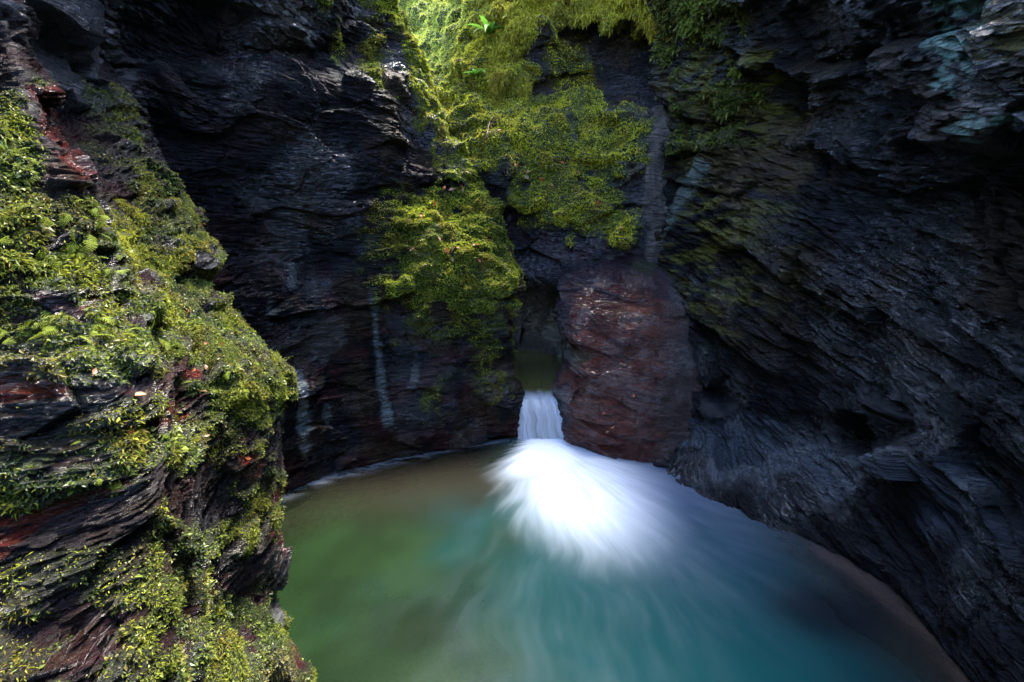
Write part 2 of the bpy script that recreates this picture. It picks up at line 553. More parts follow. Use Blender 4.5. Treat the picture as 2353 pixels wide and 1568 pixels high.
MOSS_B = [(1.0, [(905, 450), (980, 440), (1085, 412), (1135, 480), (1190, 600), (1205, 655), (1180, 720), (1090, 745), (960, 740), (890, 670), (900, 560)]),
          (1.0, [(845, -900), (885, -50), (1000, 80), (1040, 200), (1080, 320), (1130, 408), (1062, 418), (1018, 365), (978, 290), (942, 200), (912, 110), (860, 40), (810, -900)]),
          (0.95, [(800, 118), (860, 108), (915, 120), (925, 160), (870, 150), (810, 140)]),
          (0.7, [(735, -50), (750, -40), (770, 60), (785, 130), (760, 60)]),
          (0.55, [(840, 450), (960, 430), (960, 740), (860, 700), (820, 600)]), (0.6, [(900, 700), (1190, 700), (1170, 800), (1100, 900), (1090, 790), (940, 770)]),
          (0.6, [(970, 890), (1030, 870), (1010, 930), (970, 950)]), (0.6, [(1100, 870), (1175, 830), (1170, 900), (1110, 920)])]
mB = zones(X, Y, P, MOSS_B, 25, 30)
patch = fbm(P * np.array([5, 5, 9]), 3, 32)
mB = np.clip(mB * sstep(-0.6, 0.0, patch + 0.5 * (mB - 0.6)), 0, 1)
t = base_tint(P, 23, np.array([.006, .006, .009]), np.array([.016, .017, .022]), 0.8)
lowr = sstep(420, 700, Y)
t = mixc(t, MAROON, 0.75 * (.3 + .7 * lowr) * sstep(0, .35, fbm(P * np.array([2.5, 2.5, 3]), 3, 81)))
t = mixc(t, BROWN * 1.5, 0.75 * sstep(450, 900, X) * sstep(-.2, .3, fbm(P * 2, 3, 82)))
STREAK = [(0.9, [(663, 845), (692, 850), (700, 900), (716, 950), (705, 1000), (690, 1010), (690, 940), (672, 890)]),
          (0.8, [(690, 1010), (716, 1010), (708, 1060), (695, 1060), (672, 1020)]),
          (0.6, [(745, 925), (762, 930), (768, 1000), (752, 990)]),
          (0.75, [(850, 670), (868, 690), (880, 840), (905, 980), (880, 985), (868, 850)]),
          (0.45, [(612, 610), (622, 610), (626, 760), (616, 760)]), (0.4, [(660, 600), (685, 600), (690, 660), (665, 660)]),
          (0.45, [(640, 900), (660, 960), (655, 1000), (640, 980)]), (0.5, [(950, 830), (965, 830), (950, 900), (935, 900)])]
sk = zones(X, Y, P, STREAK, 26, 7, 6)
t = mixc(t, MINERAL * np.array([.95, 1.0, 1.0]), sk)
t = mixc(t, GREEN * .8, 0.85 * mB)
d = d + mB * (0.02 + 0.06 * sstep(-.3, .5, fbm(P * 5, 4, 34)))
wet = 1.1 * sstep(-.1, .35, fbm(P * 1.4, 3, 35))
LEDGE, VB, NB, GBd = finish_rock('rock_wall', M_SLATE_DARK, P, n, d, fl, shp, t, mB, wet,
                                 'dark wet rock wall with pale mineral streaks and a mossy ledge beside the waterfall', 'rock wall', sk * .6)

# ================================================================== C: mossy back wall and gully
xs = [840, 930, 1000, 1050, 1110, 1200, 1300, 1400, 1480, 1570]
ysC = [[-70, -70, -80, -90, -110, -120, -120, -120, -130, -150], [-30, -30, -40, -50, -60, -80, -80, -80, -80, -90],
       [0, 0, 0, 0, -10, -20, -20, -20, -20, -20], [60, 60, 60, 55, 50, 60, 50, 40, 50, 60], [120, 120, 120, 120, 120, 120, 85, 70, 90, 110], [180, 180, 180, 180, 180, 185, 180, 180, 180, 180],
       [235, 235, 240, 240, 225, 225, 225, 225, 225, 235], [300, 300, 310, 300, 290, 280, 270, 265, 270, 300], [380, 380, 380, 360, 350, 340, 340, 340, 340, 380],
       [450, 450, 450, 430, 420, 420, 430, 430, 440, 450], [520, 520, 500, 480, 480, 490, 510, 520, 530, 530], [580, 580, 570, 560, 560, 570, 580, 590, 590, 590],
       [640, 640, 640, 640, 640, 640, 650, 650, 650, 650], [670, 670, 670, 670, 665, 662, 700, 700, 700, 700], [760, 760, 760, 760, 760, 760, 800, 800, 800, 800], [900, 900, 900, 900, 900, 900, 900, 900, 900, 900]]
YC = [[15, 14, 13, 11.5, 9.2, 8.0, 7.8, 7.6, 7.4, 7.0], [14, 13, 12, 10.5, 8.4, 7.2, 6.9, 6.7, 6.6, 6.3], [13, 12, 11, 9.6, 8.1, 7.15, 6.95, 6.8, 6.6, 6.1],
      [12, 11.2, 10.2, 8.8, 7.65, 7.05, 6.85, 6.7, 6.55, 6.1], [11, 10.4, 9.5, 8.3, 7.35, 7.0, 7.05, 7.0, 6.8, 6.15], [10.4, 9.6, 8.8, 7.9, 7.15, 6.95, 7.3, 7.2, 6.9, 6.2],
      [9.8, 9, 8.2, 7.5, 7.1, 7.1, 7.15, 7.05, 6.75, 6.2], [9.4, 8.5, 7.6, 7.1, 6.75, 6.6, 6.6, 6.5, 6.1, 6.1], [9, 8.2, 7.2, 6.8, 6.45, 6.4, 6.35, 6.2, 5.92, 6.1],
      [8.8, 8, 7.2, 6.8, 6.45, 6.3, 6.2, 6.1, 5.85, 6.1], [8.5, 7.8, 7.3, 7.0, 6.8, 6.5, 6.1, 6.0, 5.82, 6.1], [8.5, 7.8, 7.4, 7.2, 6.9, 6.55, 6.15, 6.0, 5.85, 6.1],
      [8.5, 7.8, 7.5, 7.3, 7.0, 6.6, 6.15, 6.0, 5.95, 6.2], [8.6, 8.6, 8.6, 8.6, 8.4, 8.4, 6.9, 6.4, 6.3, 6.2], [8.4, 8.4, 8.4, 8.4, 8.2, 8.2, 7.5, 6.5, 6.4, 6.3], [8.2, 8.2, 8.2, 8.2, 8.1, 8.1, 7.5, 6.6, 6.4, 6.3]]
rows = [[(x, y, q) for x, y, q in zip(xs, yy, Q)] for yy, Q in zip(ysC, YC)]
CC = net(rows)
GC = loft(CC)
P, n, d, fl, shp, X, Y = carve(GC, 0.16, 0.10, 0.018, 1.6, 43, 8.0, 0.2)
n2 = n.copy()
n, fl0 = n, fl
MOSS_C = [(1.0, [(700, -900), (1900, -900), (1560, -60), (1500, 90), (1450, 60), (1390, 60), (1340, 50), (1260, 70), (1215, 130), (1240, 215), (1330, 200), (1330, 230),
                 (1480, 260), (1500, 300), (1470, 420), (1480, 540), (1400, 560), (1260, 520), (1200, 470), (1170, 410), (1110, 400), (1090, 430), (1000, 420), (800, 400)]),
          (0.75, [(1240, 90), (1330, 100), (1400, 130), (1380, 210), (1260, 200)])]
BARE_C = [(0.9, [(1110, 400), (1165, 395), (1210, 470), (1190, 520), (1120, 470)]), (0.8, [(1400, 420), (1480, 340), (1500, 480), (1440, 470)]), (0.8, [(960, 225), (1000, 225), (1010, 265), (970, 265)]),
          (0.95, [(1340, 95), (1500, 100), (1520, 230), (1400, 225)])]
mC = zones(X, Y, P, MOSS_C, 45, 34) * (1 - zones(X, Y, P, BARE_C, 46, 20, 16))
patch = fbm(P * np.array([4, 4, 6]), 3, 52)
mC = np.clip(mC * sstep(-0.7, -0.1, patch + 0.5 * (mC - 0.6)), 0, 1)
t = base_tint(P, 43, np.array([.016, .015, .022]), np.array([.04, .04, .05]), 0.8)
t = mixc(t, MAROON * 1.4, 0.7 * sstep(480, 640, Y) * sstep(-.1, .35, fbm(P * 3, 3, 83)))
t = mixc(t, BROWN * 1.5, 0.6 * sstep(480, 330, Y) * sstep(-.1, .3, fbm(P * 3, 3, 84)))
rib = zones(X, Y, P, [(1.0, [(1504, 250), (1545, 240), (1545, 350), (1532, 430), (1528, 520), (1514, 605), (1490, 600), (1482, 540), (1484, 430), (1494, 340)])], 56, 12, 5)
mC = mC * (1 - rib)
t = mixc(t, np.array([.004, .004, .005]), sstep(7.1, 7.5, P[:, 1]) * sstep(600, 660, Y))  # cave interior painted near black to deepen its shade
t = mixc(t, np.array([.085, .072, .062]) * (.75 + .5 * sstep(-.3, .3, fbm(P * np.array([14, 14, 2.5]), 3, 57)))[:, None], .9 * rib)
t = mixc(t, GREEN, 0.85 * mC)
d = d * (1 - .7 * rib) + .02 * rib
d = d + mC * (0.03 + 0.12 * sstep(-.4, .6, fbm(P * 2.6, 3, 54)) + .03 * fbm(P * 11, 2, 58))
wet = (0.4 + sstep(-.2, .4, fbm(P * 1.8, 3, 55)) * sstep(350, 500, Y)) * (1 - rib)
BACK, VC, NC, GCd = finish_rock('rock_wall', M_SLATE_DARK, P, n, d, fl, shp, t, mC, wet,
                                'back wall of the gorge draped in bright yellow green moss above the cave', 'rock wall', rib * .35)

# ================================================================== E: cliff on the far side of the pool
xs = [1490, 1560, 1680, 1830, 2000, 2150, 2300, 2500, 3000]
yE = [-2200, -500, -60, 40, 170, 315, 338, 480, 650, 820, 930, 1010]
YE = [[7.6, 7.2, 6.4, 5.6, 4.8, 4.2, 3.7, 3.2, 2.2], [6.4, 6.0, 5.4, 4.6, 3.8, 3.15, 2.7, 2.3, 1.5], [6.05, 5.7, 5.0, 4.1, 3.2, 2.62, 2.25, 1.9, 1.3], [6.05, 5.7, 5.05, 4.2, 3.3, 2.62, 2.25, 1.9, 1.3],
      [6.1, 5.72, 5.1, 4.5, 3.5, 2.62, 2.25, 1.9, 1.3], [6.1, 5.75, 5.2, 4.6, 3.7, 2.66, 2.26, 1.9, 1.3], [6.1, 5.75, 5.2, 4.6, 3.75, 3.02, 2.58, 2.18, 1.45],
      [6.1, 5.75, 5.15, 4.5, 3.75, 3.1, 2.62, 2.2, 1.5], [6.1, 5.75, 5.05, 4.35, 3.6, 3.0, 2.55, 2.15, 1.5], [6.1, 5.7, 4.9, 4.15, 3.45, 2.9, 2.45, 2.05, 1.45],
      [6.0, 5.6, 4.85, 4.15, 3.45, 2.85, 2.4, 2.0, 1.4], [5.8, 5.2, 4.7, 4.1, 3.4, 2.8, 2.35, 1.95, 1.4]]
rows = [[(x, y, q) for x, q in zip(xs, Q)] for y, Q in zip(yE, YE)]
rows.append([(1480, 1078), (1570, 1113), (1690, 1165), (1840, 1222), (2000, 1330), (2140, 1448), (2270, 1580), (2450, 1750), (3000, 2150)])
CE = sink(net(rows), -1.2, 0.25)
last = CE[:, -1:].copy()
last[:, :, 0] = np.maximum(last[:, :, 0], 2.75)
CE = np.concatenate([CE, last + np.array([.15, -1.0, 0]), last + np.array([.3, -2.4, 0])], 1)     # carries on past the viewer
GE = loft(CE)
DIP[0] = np.array([0.05, -0.42, 1.0])
P, n, d, fl, shp, X, Y = carve(GE, 0.12, 0.17, 0.016, 0.95, 63, 10.0, 0.2)
# overhanging cavity above the low shelf
hole = zones(X, Y, P, [(1.0, [(1880, 1000), (1950, 960), (2080, 940), (2110, 985), (2050, 1060), (2000, 1075), (1930, 1030)])], 66, 14, 26)
d = d - 0.28 * hole
hole2 = zones(X, Y, P, [(1.0, [(1680, 200), (1960, 130), (2140, 230), (2120, 320), (1960, 300), (1860, 310)])], 67, 30, 40)
d = d - 0.14 * hole2
MOSS_E = [(0.9, [(1480, -900), (1720, -900), (1705, 40), (1680, 100), (1600, 110), (1560, 100), (1540, 180), (1515, 140), (1490, 60)]),
          (0.75, [(1580, 190), (1690, 190), (1760, 200), (1740, 250), (1640, 260), (1580, 240)]),
          (0.7, [(1540, 230), (1560, 230), (1570, 330), (1560, 350), (1535, 300)]),
          (0.6, [(1610, 270), (1700, 290), (1730, 330), (1640, 340)]),
          (0.5, [(1640, 110), (1720, 130), (1760, 230), (1690, 190)])]
mE = zones(X, Y, P, MOSS_E, 65, 26)
patch = fbm(P * np.array([6, 6, 12]), 3, 72)
mE = np.clip(mE * sstep(-0.4, 0.15, patch + 0.5 * (mE - 0.6)), 0, 1)
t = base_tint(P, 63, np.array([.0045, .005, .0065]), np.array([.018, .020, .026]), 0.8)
slab = zones(X, Y, P, [(1.0, [(1600, 980), (1700, 950), (1880, 1000), (1990, 1080), (1900, 1130), (1700, 1110), (1600, 1090)]),
          (.8, [(2060, 1060), (2200, 1040), (2260, 1150), (2180, 1230), (2090, 1180)]), (.6, [(2180, 1180), (2330, 1200), (2330, 1300), (2220, 1290)]), (.6, [(2130, 230), (2400, 230), (2400, 330), (2130, 330)])], 64, 34, 24)
t = mixc(t, np.array([.035, .044, .058]), .8 * slab)
alg = zones(X, Y, P, [(0.9, [(1550, 100), (1740, 150), (1840, 280), (1830, 420), (1760, 560), (1640, 700), (1560, 700), (1540, 500)]), (0.6, [(1560, 560), (1800, 520), (1900, 700), (1620, 740)])], 68, 50, 60)
t = mixc(t, BROWN * 1.1, .7 * sstep(.05, .4, fbm(P * 1.1 + 4, 3, 93)) * sstep(950, 700, Y))
t = mixc(t, OLIVE * 2.6, alg * sstep(-.3, .3, fbm(P * np.array([3, 3, 10]), 3, 85)))
t = mixc(t, BROWN * 2.2, 0.9 * zones(X, Y, P, [(0.9, [(1620, 290), (1880, 280), (1860, 450), (1640, 430)]), (0.6, [(1750, 560), (2000, 600), (1980, 700), (1780, 680)]), (0.5, [(2200, 350), (2400, 420), (2400, 800), (2250, 700)])], 69, 40, 40))
lich = zones(X, Y, P, [(1.0, [(2150, -60), (2240, -60), (2260, 60), (2235, 180), (2215, 110), (2180, 210), (2160, 120)]), (0.8, [(2300, 200), (2330, 230), (2310, 270), (2285, 255)]), (0.6, [(2190, 280), (2300, 300), (2250, 325), (2180, 310)])], 70, 22, 10)
lich = lich * sstep(-.25, .2, fbm(P * 14, 3, 86))
t = mixc(t, LICHEN * .8, lich)
t = mixc(t, np.array([.12, .10, .015]), 0.8 * zones(X, Y, P, [(0.8, [(2265, 20), (2420, 0), (2420, 190), (2290, 180)])], 71, 20, 14) * sstep(-.3, .3, fbm(P * np.array([4, 4, 16]), 3, 87)))
fin = zones(X, Y, P, [(1.0, [(1604, 366), (1640, 380), (1608, 425), (1572, 475), (1540, 545), (1524, 585), (1516, 575), (1530, 500), (1555, 440)])], 76, 5, 5)
crack = zones(X, Y, P, [(1.0, [(1545, 240), (1560, 250), (1570, 370), (1545, 440), (1528, 500), (1530, 420), (1540, 330)])], 77, 6, 6)
t = mixc(t, np.array([.06, .075, .068]) * (.7 + .6 * sstep(-.3, .3, fbm(P * 9, 3, 78)))[:, None], .85 * fin)
mE = mE * (1 - fin)
d = d * (1 - .6 * fin) + .05 * fin - .10 * crack
t = mixc(t, GREEN * .8, 0.8 * mE)
d = d + mE * (0.01 + 0.05 * sstep(-.3, .5, fbm(P * 6, 3, 74)))
wet = 1.1 * sstep(-.15, .3, fbm(P * 1.3, 3, 75)) * (0.35 + 0.65 * sstep(450, 800, Y))
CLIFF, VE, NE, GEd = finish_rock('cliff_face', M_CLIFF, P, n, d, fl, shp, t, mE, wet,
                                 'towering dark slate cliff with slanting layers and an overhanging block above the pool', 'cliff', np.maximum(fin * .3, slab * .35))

# ================================================================== boulder by the fall
rows = []
#        y   left  right   Yl   Ymid  Yr
BD = [(520, 1350, 1490, 6.5, 6.4, 6.3), (565, 1320, 1505, 6.35, 6.12, 6.1), (620, 1292, 1530, 6.1, 5.85, 5.9), (710, 1272, 1572, 5.95, 5.5, 5.6), (790, 1284, 1592, 5.85, 5.3, 5.45),
      (860, 1278, 1602, 5.75, 5.2, 5.4), (930, 1284, 1606, 5.65, 5.12, 5.35), (990, 1298, 1602, 5.55, 5.08, 5.35)]
for y, l, r, a, b, c in BD:
    w = r - l
    rows.append([(l + 30, y, a + .9), (l + 3, y, a + .35), (l, y, a), (l + .22 * w, y, b + .12), (l + .5 * w, y, b), (l + .78 * w, y, (b + c) / 2 - .08), (r, y, c), (r - 4, y, c + .3), (r - 30, y, c + .8)])
rows.append([(1350, 1000, 6.4), (1315, 1005, 5.9), (1305, 1022), (1345, 1035), (1410, 1052), (1490, 1058), (1575, 1048), (1585, 1030), (1560, 1000, 6.1)])
CD = sink(net(rows), -0.9, 0.1)
GD = loft(CD)
DIP[0] = np.array([0.25, 0.0, 1.0])
P, n, d, fl, shp, X, Y = carve(GD, 0.12, 0.04, 0.010, 1.9, 83, 17.0, 0.22)
t = base_tint(P, 83, np.array([.075, .015, .009]), np.array([.15, .036, .02]), 0.9)
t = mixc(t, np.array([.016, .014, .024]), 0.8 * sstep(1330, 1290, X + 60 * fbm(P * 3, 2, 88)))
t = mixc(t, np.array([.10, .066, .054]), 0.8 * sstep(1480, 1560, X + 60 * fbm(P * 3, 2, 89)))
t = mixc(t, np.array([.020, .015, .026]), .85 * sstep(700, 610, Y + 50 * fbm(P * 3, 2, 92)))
mD = zones(X, Y, P, [(0.5, [(1300, 800), (1330, 800), (1340, 830), (1310, 830)]), (0.6, [(1460, 610), (1500, 615), (1495, 640), (1460, 635)])], 90, 14, 10)
t = mixc(t, GREEN, mD)
wet = 0.5 + sstep(-.2, .4, fbm(P * 3, 3, 91))
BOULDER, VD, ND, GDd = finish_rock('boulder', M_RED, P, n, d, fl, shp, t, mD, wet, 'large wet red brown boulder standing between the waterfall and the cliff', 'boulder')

# ================================================================== unseen gorge sides added behind the viewer, so the light comes only from above
def gorge_ring():
    ring = [(-2.6, 3.3), (-2.45, 2.0), (-2.1, 0.9), (-1.9, -0.6), (-2.0, -2.2), (-1.2, -3.6), (0.4, -4.1), (2.0, -3.6), (3.1, -2.2), (3.2, -0.5), (3.1, 0.9), (3.3, 2.0)]
    C = []
    tall = np.array([0, 0, -.3, -.6, -1, -1, -1, -.8, 0, .8, 1, 1.0])
    for z, k in ((6.0, .9), (5.2, .92), (4.2, .97), (3.0, 1.0), (1.5, 1.03), (0.0, 1.0), (-1.2, 1.0)):
        C.append([(x * k + .2 * (1 - k), y, z + max(0, z - 3) * .6 * q) for (x, y), q in zip(ring, tall)])
    C = np.array(C, float)
    tu = np.linspace(0, C.shape[1] - 1, 240)
    tv = np.linspace(0, C.shape[0] - 1, 160)
    G = weave(cr_weights(C.shape[0], tv), C, cr_weights(C.shape[1], tu))
    P, n, d, fl, shp, X, Y = carve(G, 0.2, 0.16, 0.03, 1.7, 121)
    t = base_tint(P, 121)
    o, *_ = finish_rock('terrain', M_SLATE_DARK, P, n, d, fl, shp, t, np.zeros(len(P)), np.full(len(P), .3), None, None)
    tag(o, 'unseen rock sides of the gorge, closed round the pool to block low light', None, None, 'structure')


gorge_ring()

# ================================================================== pool bed and water
SRC = np.array([0.42, 5.36])


def bed():
    xs = np.linspace(-4.2, 4.2, 180)
    yy = np.linspace(-4.6, 7.2, 230)
    Xg, Yg = np.meshgrid(xs, yy)
    r = np.hypot((Xg - .1) / 2.9, (Yg - 1.6) / 3.7)
    P = np.stack([Xg, Yg, np.zeros_like(Xg)], -1).reshape(-1, 3)
    z = -1.05 + .95 * sstep(.45, 1.1, r).ravel() + 0.14 * fbm(P * 1.1, 4, 131)
    z = z - 0.7 * np.exp(-(((P[:, 0] - 1.9) / .5) ** 2 + ((P[:, 1] - 2.35) / .55) ** 2))
    V = P.copy()
    V[:, 2] = np.minimum(z, -0.06)
    me = mesh_np('pool_bed', V, grid_faces(*Xg.shape))
    t = np.tile(np.array([.055, .05, .02]), (len(V), 1))
    t = mixc(t, np.array([.10, .11, .03]), sstep(-.2, .3, fbm(P * 1.7, 4, 132)))
    t = mixc(t, np.array([.10, .05, .03]), sstep(.2, 1.8, P[:, 0]) * .8)
    t = mixc(t, np.array([.26, .16, .12]), sstep(.88, 1.0, r.ravel()) * .8)
    set_col(me, 'tint', t)
    set_val(me, 'moss', np.ones(len(V)))
    set_val(me, 'wet', np.zeros(len(V)))
    tag(link('pool_bed', me, M_SLATE), 'stony bed under the pool', None, None, 'structure')


bed()


def foam_field(P):
    q = P[:, :2] - SRC
    r = np.hypot(q[:, 0], q[:, 1])
    th = np.arctan2(q[:, 0], -q[:, 1])          # 0 = straight at the viewer, + to the cliff
    # bright boil below the fall, feathered along the lines the water runs out on
    e = np.hypot((P[:, 0] - .76 + .07 * (P[:, 1] - 4.3)) / .77, (P[:, 1] - 4.42) / 1.12)
    pol = np.stack([th, r, r * 0], 1)
    wp = th + .05 * fbm(np.stack([th * 3, r * 1.2, r * 0 + 8], 1), 2, 140)
    st = fbm(np.stack([wp * 12, r * 1.2, r * 0], 1), 3, 142, .55)
    st2 = fbm(np.stack([wp * 26, r * 2.2, r * 0 + 4], 1), 3, 143, .6)
    st3 = fbm(np.stack([wp * 75, r * 3.5, r * 0 + 4], 1), 2, 149, .6)
    wob = .26 * st + .13 * st2 + .05 * st3
    core = (1 - sstep(.25, 1.34, e + .60 * wob)) * (.86 + .20 * st2 + .10 * st)
    neck = (1 - sstep(.5, 1.3, np.abs(P[:, 0] - .42) / (.30 + .5 * np.clip(5.36 - P[:, 1], 0, 9)) + .2 * st)) * sstep(5.75, 5.4, P[:, 1]) * (1 - sstep(.5, 1.2, r))
    tex = np.clip(.45 + .45 * st + .34 * st2 + .14 * st3, 0, 1)
    front = 1 - sstep(.55, 1.35, np.abs(th - .35))
    halo = np.exp(-np.clip(e - .85, 0, 9) / .38) * (.10 + .90 * front) * .055 * tex
    side = np.exp(-((th - .98 - .06 * st) / .22) ** 2) * np.exp(-(r / 2.0) ** 2) * .5 * (.4 + .6 * tex)
    far = .02 * np.exp(-((r - 2.6) / .8) ** 2) * (1 - sstep(.4, 1.0, np.abs(th - .3))) * np.clip(tex - .25, 0, 1) * 1.6
    f = 1 - (1 - np.maximum(core, neck)) * (1 - halo) * (1 - side) * (1 - far)
    glow = .11 * np.exp(-((P[:, 0] - 1.45) / .75) ** 2 - ((P[:, 1] - 3.75) / .75) ** 2) * (.75 + .5 * st)  # pale sheen right of the boil, painted in as thin foam
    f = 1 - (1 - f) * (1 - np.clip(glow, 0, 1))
    return np.clip(f, 0, 1), r, th


def pool():
    nx, ny = 620, 760
    xs = np.linspace(-3.9, 3.9, nx)
    yy = np.concatenate([np.linspace(-4.3, 1.8, 90)[:-1], np.linspace(1.8, 6.2, ny - 89)])
    Xg, Yg = np.meshgrid(xs, yy)
    P = np.stack([Xg, Yg, np.zeros_like(Xg)], -1).reshape(-1, 3)
    f, r, th = foam_field(P)
    V = P.copy()
    V[:, 2] = 0.06 * np.exp(-(r / .6) ** 2) + .012 * f * fbm(np.stack([th * 9, r * 1.5, r * 0], 1), 3, 144) + .004 * fbm(P * 2.5, 2, 145)
    me = mesh_np('pool_water', V, grid_faces(*Xg.shape))
    # body colour of the water: olive in the still side, teal where air is mixed in
    teal, olive, brown, blue = np.array([.0010, .036, .042]), np.array([.0078, .0225, .0065]), np.array([.018, .014, .010]), np.array([.003, .030, .11])
    nz = fbm(P * 1.1, 3, 146) * .5 + .35 * fbm(np.stack([th * 4, r * .6, r * 0], 1), 3, 147)
    t = np.tile(olive, (len(P), 1))
    t = mixc(t, olive * .5, sstep(-.5, .6, fbm(P * 1.4 + 3, 3, 148)))
    t = mixc(t, teal, sstep(-1.1, .9, P[:, 0] + 1.1 * nz))
    t = mixc(t, blue, np.exp(-((r - 1.3) / 1.0) ** 2) * sstep(.0, .9, th + nz * .5) * .85)
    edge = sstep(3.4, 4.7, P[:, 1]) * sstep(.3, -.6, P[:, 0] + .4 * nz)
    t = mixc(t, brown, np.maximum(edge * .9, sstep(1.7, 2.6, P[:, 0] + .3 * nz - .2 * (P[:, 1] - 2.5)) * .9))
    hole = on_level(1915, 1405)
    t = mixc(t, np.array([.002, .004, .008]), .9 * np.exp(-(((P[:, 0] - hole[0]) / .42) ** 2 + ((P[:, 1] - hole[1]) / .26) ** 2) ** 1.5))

    def shore(px):
        w = np.array([on_level(*q)[:2] for q in px])
        return -poly_sd(P[:, 0], P[:, 1], np.concatenate([w, w[::-1] + 1e-4]))
    dl = shore([(640, 1143), (770, 1093), (900, 1060), (1050, 1024), (1190, 1010)])
    f = np.maximum(f, .30 * np.exp(-(dl / .10) ** 2) * np.clip(.5 + fbm(P * np.array([3, 9, 1]), 3, 154), 0, 1))
    dr = shore([(1840, 1222), (2000, 1330), (2140, 1448), (2270, 1580), (2450, 1750)])
    t = mixc(t, np.array([.14, .085, .065]), .9 * np.exp(-(np.clip(dr - .05, 0, 9) / .09) ** 2) * np.clip(.6 + .8 * fbm(P * 2.2, 3, 155), 0, 1))
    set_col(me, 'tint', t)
    set_val(me, 'foam', f)
    c = np.hypot((P[:, 0] - .1) / 2.9, (P[:, 1] - 1.6) / 3.7)
    set_val(me, 'murk', .88 - .45 * sstep(.75, 1.12, c))
    m, nt, out = nodes('pool_water_surface')
    L = nt.links.new
    a = nd(nt, 'ShaderNodeAttribute', attribute_name='tint')
    fo = nd(nt, 'ShaderNodeAttribute', attribute_name='foam')
    mk = nd(nt, 'ShaderNodeAttribute', attribute_name='murk')
    df = nd(nt, 'ShaderNodeBsdfDiffuse')
    L(a.outputs['Color'], df.inputs[0])
    tr = nd(nt, 'ShaderNodeBsdfTransparent')
    tr.inputs[0].default_value = (.75, .85, .7, 1)
    m1 = nd(nt, 'ShaderNodeMixShader')
    L(mk.outputs['Fac'], m1.inputs[0]); L(tr.outputs[0], m1.inputs[1]); L(df.outputs[0], m1.inputs[2])
    gl = nd(nt, 'ShaderNodeBsdfGlossy', Roughness=0.28)
    fr = nd(nt, 'ShaderNodeFresnel', IOR=1.26)
    m2 = nd(nt, 'ShaderNodeMixShader')
    L(fr.outputs[0], m2.inputs[0]); L(m1.outputs[0], m2.inputs[1]); L(gl.outputs[0], m2.inputs[2])
    fd = nd(nt, 'ShaderNodeBsdfDiffuse')
    fd.inputs[0].default_value = (.48, .54, .63, 1)
    m3 = nd(nt, 'ShaderNodeMixShader')
    L(fo.outputs['Fac'], m3.inputs[0]); L(m2.outputs[0], m3.inputs[1]); L(fd.outputs[0], m3.inputs[2])
    L(m3.outputs[0], out.inputs[0])
    tag(link('pool_water', me, m), 'green and teal pool with white foam fanning out from the fall', None, None, 'structure')


pool()


def waterfall():
    """Stream out of the cave, over the lip and down into the pool: one continuous sheet."""
    prof = [(9.4, .62), (8.0, .61), (6.8, .60), (6.1, .58), (5.8, .56), (5.66, .53), (5.58, .46), (5.53, .34), (5.50, .2), (5.47, .06), (5.42, -.08)]
    prof = np.array(prof)
    T = np.linspace(0, len(prof) - 1, 260)
    q = cr_weights(len(prof), T) @ prof
    xl = np.interp(T, [0, 3, 4, 5, 7, 10], [-.35, -.25, -.02, .06, .09, .06]) + .018 * fbm(np.stack([T * 1.3, T * 0, T * 0], 1), 3, 152)
    xr = np.interp(T, [0, 3, 4, 5, 7, 10], [.85, .80, .66, .61, .66, .80]) + .018 * fbm(np.stack([T * 1.3, T * 0 + 5, T * 0], 1), 3, 153)
    nu = 140
    U = np.linspace(0, 1, nu)
    Xg = xl[:, None] + (xr - xl)[:, None] * U[None]
    Yg = np.repeat(q[:, 0][:, None], nu, 1)
    Zg = np.repeat(q[:, 1][:, None], nu, 1)
    fallm = sstep(5.9, 5.55, Yg)
    P = np.stack([U[None] * 7 + 0 * Yg, Yg * .25 + Zg * .6, Zg * 0], -1).reshape(-1, 3)
    st = fbm(P, 4, 151, .6).reshape(Xg.shape)
    Yg = Yg - fallm * (.022 * st + .06 * np.sin(np.pi * U)[None] ** .5 - .03)
    Zg = Zg + (1 - fallm) * .01 * st - .03 * fallm * sstep(.3, .9, U)[None] * sstep(5.5, 5.6, Yg)
    V = np.stack([Xg, Yg, Zg], -1).reshape(-1, 3)
    me = mesh_np('waterfall', V, grid_faces(*Xg.shape, True))
    w = sstep(5.95, 5.62, Yg + .10 * st) * (.80 + .34 * st) + .5 * sstep(.75, 1.0, U)[None] * sstep(6.5, 5.8, Yg)
    set_val(me, 'foam', np.clip(w, 0, 1).ravel())
    m, nt, out = nodes('falling_water')
    L = nt.links.new
    fo = nd(nt, 'ShaderNodeAttribute', attribute_name='foam')
    df = nd(nt, 'ShaderNodeBsdfPrincipled', Roughness=.2)
    df.inputs['Base Color'].default_value = (.075, .072, .022, 1)
    fd = nd(nt, 'ShaderNodeBsdfDiffuse')
    fd.inputs[0].default_value = (.56, .61, .70, 1)
    tl = nd(nt, 'ShaderNodeBsdfTranslucent')
    tl.inputs[0].default_value = (.56, .61, .70, 1)
    mx = nd(nt, 'ShaderNodeMixShader'); mx.inputs[0].default_value = .25
    L(fd.outputs[0], mx.inputs[1]); L(tl.outputs[0], mx.inputs[2])
    m3 = nd(nt, 'ShaderNodeMixShader')
    L(fo.outputs['Fac'], m3.inputs[0]); L(df.outputs[0], m3.inputs[1]); L(mx.outputs[0], m3.inputs[2])
    L(m3.outputs[0], out.inputs[0])
    tag(link('waterfall', me, m), 'short silky white waterfall pouring from the cave into the pool', 'waterfall')


waterfall()

